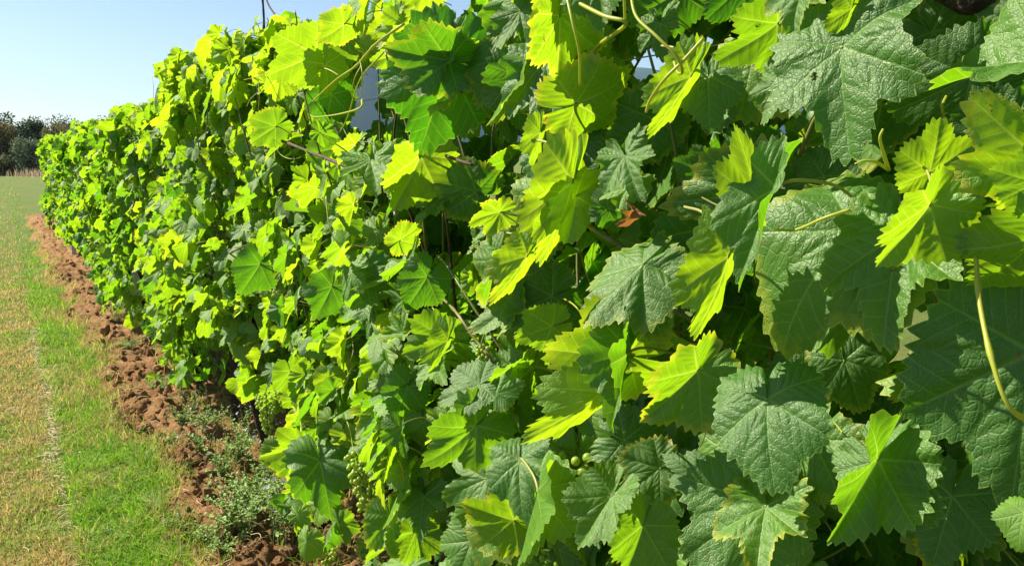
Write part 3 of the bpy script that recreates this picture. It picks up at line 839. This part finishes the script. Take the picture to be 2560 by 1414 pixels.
strand('shoot', [(1010,60,.78),(940,110,.76),(890,165,.76),(840,200,.76),(780,255,.76),(760,275,.77)], .0032, .0018, M_TENDRIL)
strand('shoot', [(960,130,.76),(900,200,.76),(870,290,.77),(850,330,.78)], .0020, .0012, M_TENDRIL)
strand('tendril', [(905,160,.76),(885,200,.74),(880,240,.75),(895,255,.76)], .0014, .0009, M_TENDRIL)
strand('tendril', [(900,150,.76),(905,200,.75),(890,300,.78)], .0014, .0009, M_TENDRIL)
strand('shoot', [(850,190,.80),(800,170,.78),(700,180,.78),(610,200,.80)], .0020, .0012, M_TENDRIL)
strand('shoot', [(745,80,.92),(740,40,.90),(735,25,.90)], .0028, .002, M_SHOOT)
strand('tendril', [(645,190,.80),(648,240,.79),(646,275,.79)], .0014, .0010, M_TENDRIL)
strand('tendril', [(815,490,.76),(822,560,.75),(835,600,.76),(825,614,.77)], .0022, .0012, M_TENDRIL)
strand('tendril', [(900,630,.76),(900,680,.75),(882,735,.76)], .0020, .0012, M_TENDRIL)
strand('tendril', [(842,600,.77),(820,650,.76),(798,680,.78)], .0026, .0020, M_TENDRIL)
strand('shoot', [(1465,560,.74),(1510,590,.72),(1560,620,.74),(1640,700,.78)], .0035, .003, M_SHOOT)
strand('shoot', [(1650,760,.76),(1700,780,.75),(1760,830,.78)], .0035, .003, M_SHOOT)
strand('shoot', [(1350,1280,.74),(1380,1275,.76),(1440,1262,.80)], .003, .0026, M_SHOOT)
strand('tendril', [(383,250,1.0),(384,215,.98),(380,190,.98)], .0016, .0008, M_SHOOT)
strand('tendril', [(330,285,1.0),(300,262,.98),(286,252,.98)], .0018, .0008, M_SHOOT)
for k in range(26):     # thin side shoots and tendrils in the nearer half of the row
    u, v = g.uniform(420, 2450), g.uniform(150, 1250)
    X = g.uniform(.76, .82); s_ = g.uniform(25, 70) * (1 if u < 1200 else 1.8)
    c = g.uniform(-2.6, -.4)
    pts = [(u, v, X + .1)]
    for j in range(1, 5):
        c += g.uniform(-.7, .7)
        pts.append((pts[-1][0] + math.cos(c) * s_ * .5, pts[-1][1] - math.sin(c) * s_ * .5, X + g.uniform(-.02, .02)))
    strand('tendril', pts, .0016, .0008, M_TENDRIL if k % 2 else M_SHOOT, 6, 5)

# ---- grapes
GV, GF = ico(3)
ME_BERRY = mesh_np('grape', GV, GF, None, (M_GRAPE,))
def bunch(u, v, X, n, L, wdt, r, tilt=(0, 0)):
    p = at(u, v, X); vi = vine_of(p.y); e = vines[vi]
    st, q, t = tube_np(smooth_path([(.02, 0, .05), (0, 0, .01), (tilt[0] * .5, tilt[1] * .5, -L * .5), (tilt[0], tilt[1], -L)], 4), .0018, 6)
    s = link('grape_bunch', mesh_np('bunch_stalk', st, t, q, (M_SHOOT,)), e, p - e.location)
    gg = random.Random(int(u)); done = []
    for k in range(n * 40):
        if len(done) >= n: break
        f = gg.random(); wr = wdt * (1 - .75 * f) * gg.uniform(.55, 1); an = gg.uniform(0, 6.3)
        c = Vector((tilt[0] * f + wr * math.cos(an), tilt[1] * f + wr * math.sin(an), -L * f))
        rr = r * gg.uniform(.82, 1.1)
        if any((c - d).length < (rr + e2) * .86 for d, e2 in done): continue
        done.append((c, rr))
        b = link('grape', ME_BERRY, s, c); b.scale = (rr, rr, rr * 1.06)
bunch(665, 985, .80, 80, .16, .045, .0065, (-.01, -.03))
bunch(705, 975, .86, 26, .07, .03, .006)
bunch(905, 1140, .80, 75, .17, .05, .0075)
bunch(950, 1170, .86, 40, .12, .04, .007)
bunch(820, 1370, .80, 40, .09, .035, .007)
bunch(1205, 865, .76, 34, .05, .017, .0036)
bunch(1440, 1130, .84, 50, .12, .045, .0085)
bunch(1385, 1290, .84, 55, .14, .045, .0085)
bunch(690, 725, .84, 20, .05, .02, .006)
bunch(1510, 470, .82, 22, .04, .02, .004)

# withered leaf and small dead leaves on the ground
def dead_leaf(p, scale, nrm, md, label, rot=0):
    o = link('dead_leaf', DEAD, None, p)
    nrm = Vector(nrm).normalized(); md = Vector(md); md = (md - nrm * md.dot(nrm)).normalized()
    o.matrix_world = Matrix.Translation(p) @ Matrix((md.cross(nrm), md, nrm)).transposed().to_4x4() @ Matrix.Diagonal((scale, scale, scale, 1))
    tag(o, label, 'dead leaf'); return o
V, q, luv, lv = leaf_shape(seed=555, nth=90, nr=8, fold=1.0, bend=1.6, wave=.12, sinus=.6, curl=-.3)
DEAD = mesh_np('dead_leaf', V, None, q, (M_DEAD,))
wl = link('withered_leaf', DEAD, vines[vine_of(at(1580, 530, .69).y)])
wp = at(1578, 530, .69) - wl.parent.location
wl.matrix_local = Matrix.Translation(wp) @ Matrix(((0, -.5, -.8), (.2, 0, -.5), (-.9, -.8, .3))).to_4x4() @ Matrix.Diagonal((.034, .034, .034, 1))
wl['label'] = 'withered brown curled leaf'
gp = at_ground(325, 1352, .03); dead_leaf(gp, .028, (-.3, -.5, 1), (1, .3, 0), 'reddish brown dead leaf lying in the grass near the bottom edge')
gp = at_ground(400, 1388, .03); dead_leaf(gp, .022, (.3, -.4, 1), (-.3, 1, 0), 'buff dead leaf lying where the grass meets the soil')

# ------------------------------------------------------------------ posts and wires
def post(y, label, x=1.04, h=1.9, mat=M_POST):
    a = Acc()
    s = .034
    ring = [(-s, -s * .7), (-s * .7, -s), (s * .7, -s), (s, -s * .7), (s, s * .7), (s * .7, s), (-s * .7, s), (-s, s * .7)]
    V = []; zs = [-.1, .5, 1.2, h - .01, h]
    for k, z in enumerate(zs):
        f = .82 if k == 4 else 1 - .05 * z / h
        V += [(x_ * f, y_ * f, z) for x_, y_ in ring]
    q = [(k * 8 + i, k * 8 + (i + 1) % 8, (k + 1) * 8 + (i + 1) % 8, (k + 1) * 8 + i) for k in range(4) for i in range(8)]
    t = [(32, 32 + i, 33 + i) for i in range(1, 7)]
    o = link('trellis_post', mesh_np('trellis_post', V, t, q, (mat,), False), None, (x, y, 0))
    tag(o, label, 'post', 'posts carrying the trellis wires')
    for z in (.9, 1.25, 1.55, 1.84):      # wire clips
        v, q2, t2 = tube_np(smooth_path([(-s - .003, -.02, z), (-s - .012, -.006, z + .006), (-s - .012, .008, z - .006), (-s - .003, .02, z)], 3), .0022, 5)
        link('wire_clip', mesh_np('wire_clip', v, t2, q2, (M_WIRE,)), o)
    return o
pp = at(965, 270, 1.04)
post(pp.y, 'pale concrete post seen in shade beside the gap showing blue hills', h=1.86, x=1.10)
post(8.6, 'concrete trellis post hidden among leaves in the middle of the row')
pq_ = at_ground(185, 645)
post(14.6, 'whitish post whose foot shows below the leaves far along the row', x=.86)
post(21.3, 'end post of the row next to the field edge')
wire_lab = {.9: 'lowest trellis wire under the vine arms', 1.25: 'second trellis wire up from the soil', 1.55: 'third trellis wire up from the soil', 1.84: 'top trellis wire along the crest of the leaves'}
for z, lab in wire_lab.items():
    P = [(1.04 - .046, y, z - .01 * math.sin(y)) for y in np.linspace(-1.0, 21.6, 40)]
    v, q, t = tube_np(P, .0014, 5)
    o = link('trellis_wire', mesh_np('trellis_wire', v, t, q, (M_WIRE,))); tag(o, lab, 'wire', 'trellis wires')

# ------------------------------------------------------------------ weeds, stone
M_WEED = simple_mat('weed_leaf', (.12, .23, .03), (.25, .36, .08), 30., .6, .3, (.25, .38, .06), .3, island=True)
M_WSTEM = simple_mat('weed_stem', (.08, .12, .04), (.16, .18, .07), 10., .6, .3)
M_PETAL = simple_mat('violet_petal', (.42, .36, .62), (.62, .55, .78), 40., .6, .3, (.6, .5, .8), .3)
M_PETALY = simple_mat('yellow_petal', (.75, .55, .03), (.85, .65, .05), 40., .6, .3, (.8, .6, .05), .3)
def weed_kind(seed, nst, hgt, spread, lw, nfl):
    g2 = np.random.default_rng(seed)
    st, lf = Acc(), Acc(); fl = []
    for k in range(nst):
        a0 = g2.uniform(0, 6.28); rr = spread * g2.uniform(.2, 1); h = hgt * g2.uniform(.5, 1)
        P = smooth_path([(g2.uniform(-.02, .02), g2.uniform(-.02, .02), -.02), (math.cos(a0) * rr * .35, math.sin(a0) * rr * .35, h * .5), (math.cos(a0 + .2) * rr, math.sin(a0 + .2) * rr, h)], 6)
        st.tube(P, np.linspace(.0014, .0007, len(P)), 4)
        for j in range(1, len(P), 1):
            for s in range(int(g2.integers(1, 4))):
                c = g2.uniform(0, 6.28); L = lw * g2.uniform(.6, 1.3); el = g2.uniform(-.2, .9)
                d = np.array([math.cos(c) * math.cos(el), math.sin(c) * math.cos(el), math.sin(el)]); sd = np.array([-math.sin(c), math.cos(c), 0]) * L * .34
                b0 = P[j]
                up = np.array([0, 0, L * .12])
                lf.add([b0, b0 + d * L * .3 + sd * .8 + up, b0 + d * L * .7 + sd + up, b0 + d * L, b0 + d * L * .7 - sd + up, b0 + d * L * .3 - sd * .8 + up, b0 + d * L * .5], None, [(0, 6, 1), (1, 6, 2), (2, 6, 3), (3, 6, 4), (4, 6, 5), (5, 6, 0)])
        if k < nfl: fl.append(P[-1])
    return st.mesh('weed_stems', (M_WSTEM,)), lf.mesh('weed_leaves', (M_WEED,), False), fl
def flower_mesh(mat, n=5, r=.008):
    a = Acc()
    for k in range(n):
        c = k * 2 * math.pi / n; d = np.array([math.cos(c), math.sin(c), 0]); s = np.array([-math.sin(c), math.cos(c), 0])
        a.add([(0, 0, 0), d * r * .5 + s * r * .3 + (0, 0, .0015), d * r * .9 + s * r * .28 + (0, 0, .003), d * r * 1.05 + (0, 0, .0025), d * r * .9 - s * r * .28 + (0, 0, .003), d * r * .5 - s * r * .3 + (0, 0, .0015)], None, [(0, 1, 5), (1, 2, 5), (2, 4, 5), (2, 3, 4)])
    return a.mesh('petals', (mat,), False)
ME_FL, ME_FLY = flower_mesh(M_PETAL), flower_mesh(M_PETALY, 5, .005)
KINDS = [weed_kind(1, 16, .20, .11, .013, 6), weed_kind(2, 22, .13, .13, .012, 3), weed_kind(3, 12, .30, .08, .011, 7), weed_kind(4, 26, .09, .12, .011, 0)]
G_WEED = 'wild weeds at the foot of the vines'
def weed(u, v, kind, s, label, flm=None):
    p = at_ground(u, v, .03)
    p.z = max(0, float(soil_h(np.array(p.x), np.array(p.y)))) - .005
    e = empty('weed_plant', p); e.scale = (s, s, s); e.rotation_euler = (0, 0, g.uniform(0, 6.28)); tag(e, label, 'weed', G_WEED)
    st, lf, fl = KINDS[kind]
    link('stems', st, e); o = link('leaves', lf, e); o['kind'] = 'stuff'
    for P in fl:
        f = link('flower', flm or ME_FL, e, P); f.rotation_euler = (g.uniform(-.9, .3), g.uniform(-1, .3), g.uniform(0, 6)); k = g.uniform(.7, 1.15) ; f.scale = (k, k, k)
for w_ in [
    (560,1195,1,1.3,'leafy blue green weed clump around the base of the thicker dark trunk'), (500,1150,0,1.0,'weed with violet flowers left of the thicker dark trunk'),
    (620,1240,3,1.4,'dense low weed between the two dark trunks'), (640,1330,1,1.5,'grey green weed mat in front of the thinner dark trunk'),
    (590,1300,0,.9,'flowering weed right of the pale pebble'), (690,1385,2,1.1,'tall dark stemmed weed with violet flowers under the lowest leaves'),
    (720,1300,0,1.0,'weed with violet flowers tucked under the drooping vine leaf'), (480,1040,0,1.1,'dry looking violet flowered weed in front of the thin third trunk'),
    (455,1010,2,.8,'thin stemmed weed with pale violet flowers amid straw'), (620,1120,2,.9,'tall thin weed between trunks on the bare soil'),
    (560,1400,3,1.2,'low weed at the bottom edge of the soil strip'), (440,1330,0,.55,'tiny violet flowered weed on the soil edge by the grass'),
    (330,880,3,1.2,'green weed tuft under the leaves beyond the third trunk'), (300,820,1,1.0,'small weed tuft under far leaves above brown soil'),
    (245,745,1,1.1,'far weed tuft beside the narrowing soil strip'), (425,1120,3,.6,'small bright weed alone on the tilled soil'),
    (760,1405,2,1.0,'weed standing behind the lowest grapes at the bottom edge')]:
    weed(*w_)
for k, (u, v, kk, s_, lab) in enumerate([
    (655,1290,2,1.3,'tall violet flowered weed just in front of the thinner trunk'), (600,1375,1,1.5,'broad green weed clump near the bottom between pebble and leaves'),
    (530,1100,3,1.3,'leafy weed left of the thicker trunk on bare soil'), (680,1250,3,1.5,'green weed clump behind the thinner trunk under drooping leaves'),
    (520,1340,3,1.0,'small weed clump just below the pale pebble'), (460,1085,1,.9,'small weed clump between the two big straw patches'),
    (400,985,3,1.1,'weed tuft at the edge of the leaves by the thin third trunk'), (600,1180,0,1.3,'violet flowered weed close behind the thicker trunk'),
    (740,1360,1,1.5,'weed clump half hidden under the lowest vine leaf')]):
    weed(u, v, kk, s_, lab)
weed(300, 1330, 3, .8, 'yellow flowered clover patch in the grass near the bottom', ME_FLY)
weed(370, 1270, 1, .7, 'yellow flowered clover beside the soil edge', ME_FLY)
weed(255, 1190, 3, .7, 'green clover patch in the mown grass')

# long grass stalks
M_LONG = simple_mat('long_grass', (.12, .20, .03), (.42, .38, .18), 3., .6, .3, (.3, .4, .05), .3)
def grass_plant(u, v, n, L, label, seed):
    g2 = np.random.default_rng(seed); p = at_ground(u, v, .02); a = Acc()
    for k in range(n):
        c = g2.uniform(0, 6.28); r = L * g2.uniform(.3, .9); h = L * g2.uniform(.4, 1)
        P = smooth_path([(0, 0, -.03), (math.cos(c) * r * .25, math.sin(c) * r * .25, h * .7), (math.cos(c) * r * .7, math.sin(c) * r * .7, h * .95), (math.cos(c) * r, math.sin(c) * r, h * .7)], 5)
        s = np.array([-math.sin(c), math.cos(c), 0]) * .0022
        wv = np.linspace(1, .1, len(P))[:, None]
        V = np.concatenate([P - s * wv, P + s * wv]); m = len(P)
        a.add(V, [(i, i + 1, m + i + 1, m + i) for i in range(m - 1)])
    o = link('grass_plant', a.mesh('grass_plant', (M_LONG,)), None, p); tag(o, label, 'grass plant', 'long grass plants at the soil edge')
grass_plant(352, 1175, 12, .16, 'arching long grass plant at the soil edge above the pebble', 1)
grass_plant(300, 1120, 8, .12, 'shorter grass plant further along the soil edge', 2)
grass_plant(385, 1310, 10, .13, 'bleached drooping grass plant by the bottom soil clods', 3)
grass_plant(270, 905, 8, .16, 'grass plant where soil starts in front of the third trunk', 4)
grass_plant(590, 1405, 10, .2, 'green long grass plant at the bottom below the weeds', 5)
grass_plant(700, 1400, 10, .22, 'long grass plant under the lowest leaves', 6)
def tall_stem(pts, label):
    W = [at_ground(*pts[0])] ; base = W[0]
    a = Acc(); P = [Vector((0, 0, -.02))] + [at(u, v, X) - base for u, v, X in pts[1:]]
    a.tube(smooth_path([list(x) for x in P], 6), .0015, 5)
    o = link('tall_weed', a.mesh('tall_stem', (M_WSTEM,)), None, base); tag(o, label, 'weed', 'tall leafless weeds')
tall_stem([(615, 1440), (580, 1310, .70), (545, 1180, .72), (535, 1090, .74)], 'tall thin green stem leaning up in front of the weeds')
tall_stem([(725, 1400), (705, 1300, .78), (685, 1215, .80)], 'straight dark green stem under the drooping leaves')

# dry tall grass at the end of the row
a = Acc(); n = 900; pc = at_ground(100, 436)
xs_, ys_ = pc.x + rng.normal(0, 1.1, n), pc.y - 8 + rng.normal(0, 2.5, n)
p, q, t, d = blades(n, xs_, ys_, rng.uniform(.5, 1.0, n), .012, rng.uniform(.1, .5, n), np.full(n, 1.)); a.add(p, q, t, dry=d)
o = link('dry_grass', a.mesh('dry_grass', (grass_mat('tall_dry_grass', (.2, .2, .08), (.3, .25, .12), (.42, .32, .20), (.34, .25, .15)),), False)); tag(o, 'tall dry pinkish grass by the far end of the row', kind='stuff')

def stone(u, v, s, label, mat):
    v3 = IV3 * (1 + .08 * np.sin(IV3[:, :1] * 5 + 1) + .06 * np.sin(IV3[:, 1:2] * 7)) * np.array(s)
    p = at_ground(u, v, .03); p.z = float(soil_h(np.array(p.x), np.array(p.y))) + s[2] * .5
    o = link('stone', mesh_np('stone', v3, IF3, None, (mat,)), None, p); tag(o, label, 'stone'); o.rotation_euler.z = .5
M_STONE = simple_mat('pale_pebble', (.45, .36, .25), (.58, .49, .36), 60., .8, .3, bump=.3)
stone(530, 1255, (.020, .013, .010), 'smooth pale buff pebble half set in the soil', M_STONE)
stone(420, 1257, (.012, .010, .007), 'small yellowish pebble at the soil edge by the grass', M_STONE)
for (u, v, s_, lab) in [(440, 1340, .040, 'large brown clod of earth near the bottom edge'), (480, 1395, .045, 'broad brown clod of earth at the very bottom'), (545, 1228, .034, 'long flat clod of earth behind the pale pebble'), (430, 1160, .028, 'round brown clod in the middle of the soil strip'), (375, 950, .040, 'brown clod at the edge of the soil before the thin trunk')]:
    nn = IV3 * (1 + .28 * (vnoise(IV3[:, :1] * 3 + u, IV3[:, 1:2] * 3 + IV3[:, 2:] * 2 + 9) - .5) + .22 * (vnoise(IV3[:, :1] * 8 + u, IV3[:, 1:2] * 8 + IV3[:, 2:] * 6 + 9) - .5)) * np.array([1.25, .9, .62]) * s_
    p = at_ground(u, v, .03); p.z = float(soil_h(np.array(p.x), np.array(p.y))) + s_ * .15
    o = link('earth_clod', mesh_np('earth_clod', nn, IF3, None, (M_SOIL,)), None, p); tag(o, lab, 'clod', 'large clods of earth')

# ------------------------------------------------------------------ trees beyond the field
M_CROWN = {k: simple_mat('crown_' + k, c1, c2, .9, .7, .2, tr, .25, island=True) for k, c1, c2, tr in [
    ('dark', (.020, .034, .020), (.045, .06, .03), (.05, .09, .02)), ('grey', (.075, .095, .062), (.13, .15, .10), (.15, .2, .08)), ('warm', (.07, .07, .03), (.14, .12, .05), (.2, .18, .05))]}
M_TRUNK = simple_mat('tree_bark', (.05, .035, .025), (.10, .075, .055), 6., .9, .1, bump=.5)
def tree(x, y, h, wd, kind, label, seed, low=.12):
    g2 = np.random.default_rng(seed); e = empty('tree', (x, y, 0)); tag(e, label, 'tree', 'trees beyond the far end of the vineyard')
    a = Acc()
    a.tube(smooth_path([(0, 0, -.2), (.1, 0, h * .25), (-.1, .1, h * .6)], 5), np.linspace(.16, .05, 11), 8)
    for k in range(4):
        c = g2.uniform(0, 6.28); a.tube(smooth_path([(.05, 0, h * .22), (math.cos(c) * wd * .2, math.sin(c) * wd * .2, h * .45), (math.cos(c) * wd * .35, math.sin(c) * wd * .35, h * .7)], 4), np.linspace(.08, .03, 9), 6)
    link('trunk', a.mesh('tree_trunk', (M_TRUNK,)), e)
    ncl = 16; cl = []
    for k in range(ncl):
        c, rr = g2.uniform(0, 6.28), math.sqrt(g2.random()) * wd * .38; zc = g2.uniform(low + .08, .86) * h
        s = (1 - .55 * abs(zc / h - .45) * 1.6)
        cl.append((math.cos(c) * rr * s, math.sin(c) * rr * s, zc, g2.uniform(.14, .26) * wd))
    n = 3400
    ci = g2.integers(0, ncl, n); C = np.array(cl)[ci]
    d = g2.normal(0, 1, (n, 3)); d /= np.linalg.norm(d, axis=1)[:, None]
    p = C[:, :3] + d * (C[:, 3:4] * g2.uniform(.45, 1.1, (n, 1))) * np.array([1, 1, .85])
    p[:, 2] = np.maximum(p[:, 2], .1)
    u = g2.normal(0, 1, (n, 3)); u /= np.linalg.norm(u, axis=1)[:, None]; v = np.cross(u, g2.normal(0, 1, (n, 3))); v /= np.linalg.norm(v, axis=1)[:, None]
    s = g2.uniform(.07, .15, (n, 1)) * (.7 + .06 * h)
    V = np.stack([p - u * s, p + v * s * .6, p + u * s, p - v * s * .6], 1).reshape(-1, 3); b0 = np.arange(n) * 4
    link('crown', mesh_np('tree_crown', V, None, np.stack([b0, b0 + 1, b0 + 2, b0 + 3], -1), (M_CROWN[kind],), False), e)
def tree_at(u, depth_y, h, wd, kind, label, seed, low=.12):
    d = ray(u, 430); k = depth_y / d.y; tree(d.x * k, depth_y, h, wd, kind, label, seed, low)
T = [(-70,92,6.0,5.5,'dark','dark tree left of the round grey shrub, cut by the view edge'), (8,86,5.2,3.4,'warm','brownish green leafy shrub standing at the left picture edge'), (75,84,3.6,4.4,'grey','round grey green shrub in front of the dark trees'),
     (30,100,6.8,5.0,'dark','dark tree rising behind the brownish shrub'), (95,104,6.3,5.5,'dark','dark tree right behind the round grey shrub'), (150,98,5.8,4.6,'warm','olive brown tree just right of the round grey shrub'),
     (200,106,6.4,5.5,'dark','dark tree showing above the far end of the vine row'), (255,104,6.6,5.5,'dark','rightmost dark tree that shows above the vine crest'), (125,82,2.6,2.6,'grey','low grey bush touching the end of the vines')]
for k, t_ in enumerate(T): tree_at(*t_, seed=60 + k)
ORD = ['first', 'second', 'third', 'fourth', 'fifth', 'sixth', 'seventh']
for k in range(6):
    tree_at(-40 + 55 * k, 112 + 4 * (k % 3), 4.9 + .6 * (k % 4), 8.5, 'dark', ORD[k] + ' tree from the left in the low dark wooded band along the horizon', 140 + k, .0)
for k in range(4):
    tree_at(-25 + 58 * k, 88 + 3 * (k % 2), 2.2 + .3 * (k % 3), 4.6, 'grey' if k % 2 else 'dark', ORD[k] + ' low bush from the left at the foot of the wooded band', 160 + k, .0)

# ------------------------------------------------------------------ hills and haze
hx = np.linspace(-1200, 3400, 120); hy = np.linspace(2300, 3400, 22)
HX, HY = np.meshgrid(hx, hy, indexing='ij')
ramp = np.clip((HX - 250) / 900, 0, 1); ramp = ramp * ramp * (3 - 2 * ramp)
HZ = (120 + 500 * fbm(HX * .0011 + 3, HY * .0009 + 2, 4)) * np.sin(np.clip((HY - 2300) / 1100, 0, 1) * np.pi) * (.10 + .95 * ramp) - 3
nY = len(hy); ii, jj = np.meshgrid(np.arange(len(hx) - 1), np.arange(nY - 1), indexing='ij'); aa = ii * nY + jj
M_HILL = simple_mat('wooded_hill', (.02, .04, .025), (.045, .06, .03), .01, .95, .05)
o = link('hills', mesh_np('hills', np.stack([HX, HY, HZ], -1), None, np.stack([aa, aa + nY, aa + nY + 1, aa + 1], -1), (M_HILL,)))
tag(o, 'far wooded hills seen blue through the gap in the leaves', kind='structure')


def haze():
    b = NB('air_haze'); vol = b.n('ShaderNodeVolumePrincipled')
    vol.inputs['Color'].default_value = rgb(.42, .68, 1.0); vol.inputs['Density'].default_value = .00006
    b.l(vol.outputs[0], b.out.inputs[1])
    x0, x1, y0, y1, z0, z1 = -4100, 4100, -4100, 6100, -4.2, float(HZ.max()) + 5
    V = [(x, y, z) for x in (x0, x1) for y in (y0, y1) for z in (z0, z1)]
    q = [(0, 1, 3, 2), (4, 6, 7, 5), (0, 4, 5, 1), (2, 3, 7, 6), (0, 2, 6, 4), (1, 5, 7, 3)]
    o = link('haze', mesh_np('haze', V, None, q, (b.m,), False)); tag(o, 'thin blue summer haze over the far hills', kind='stuff')
haze()
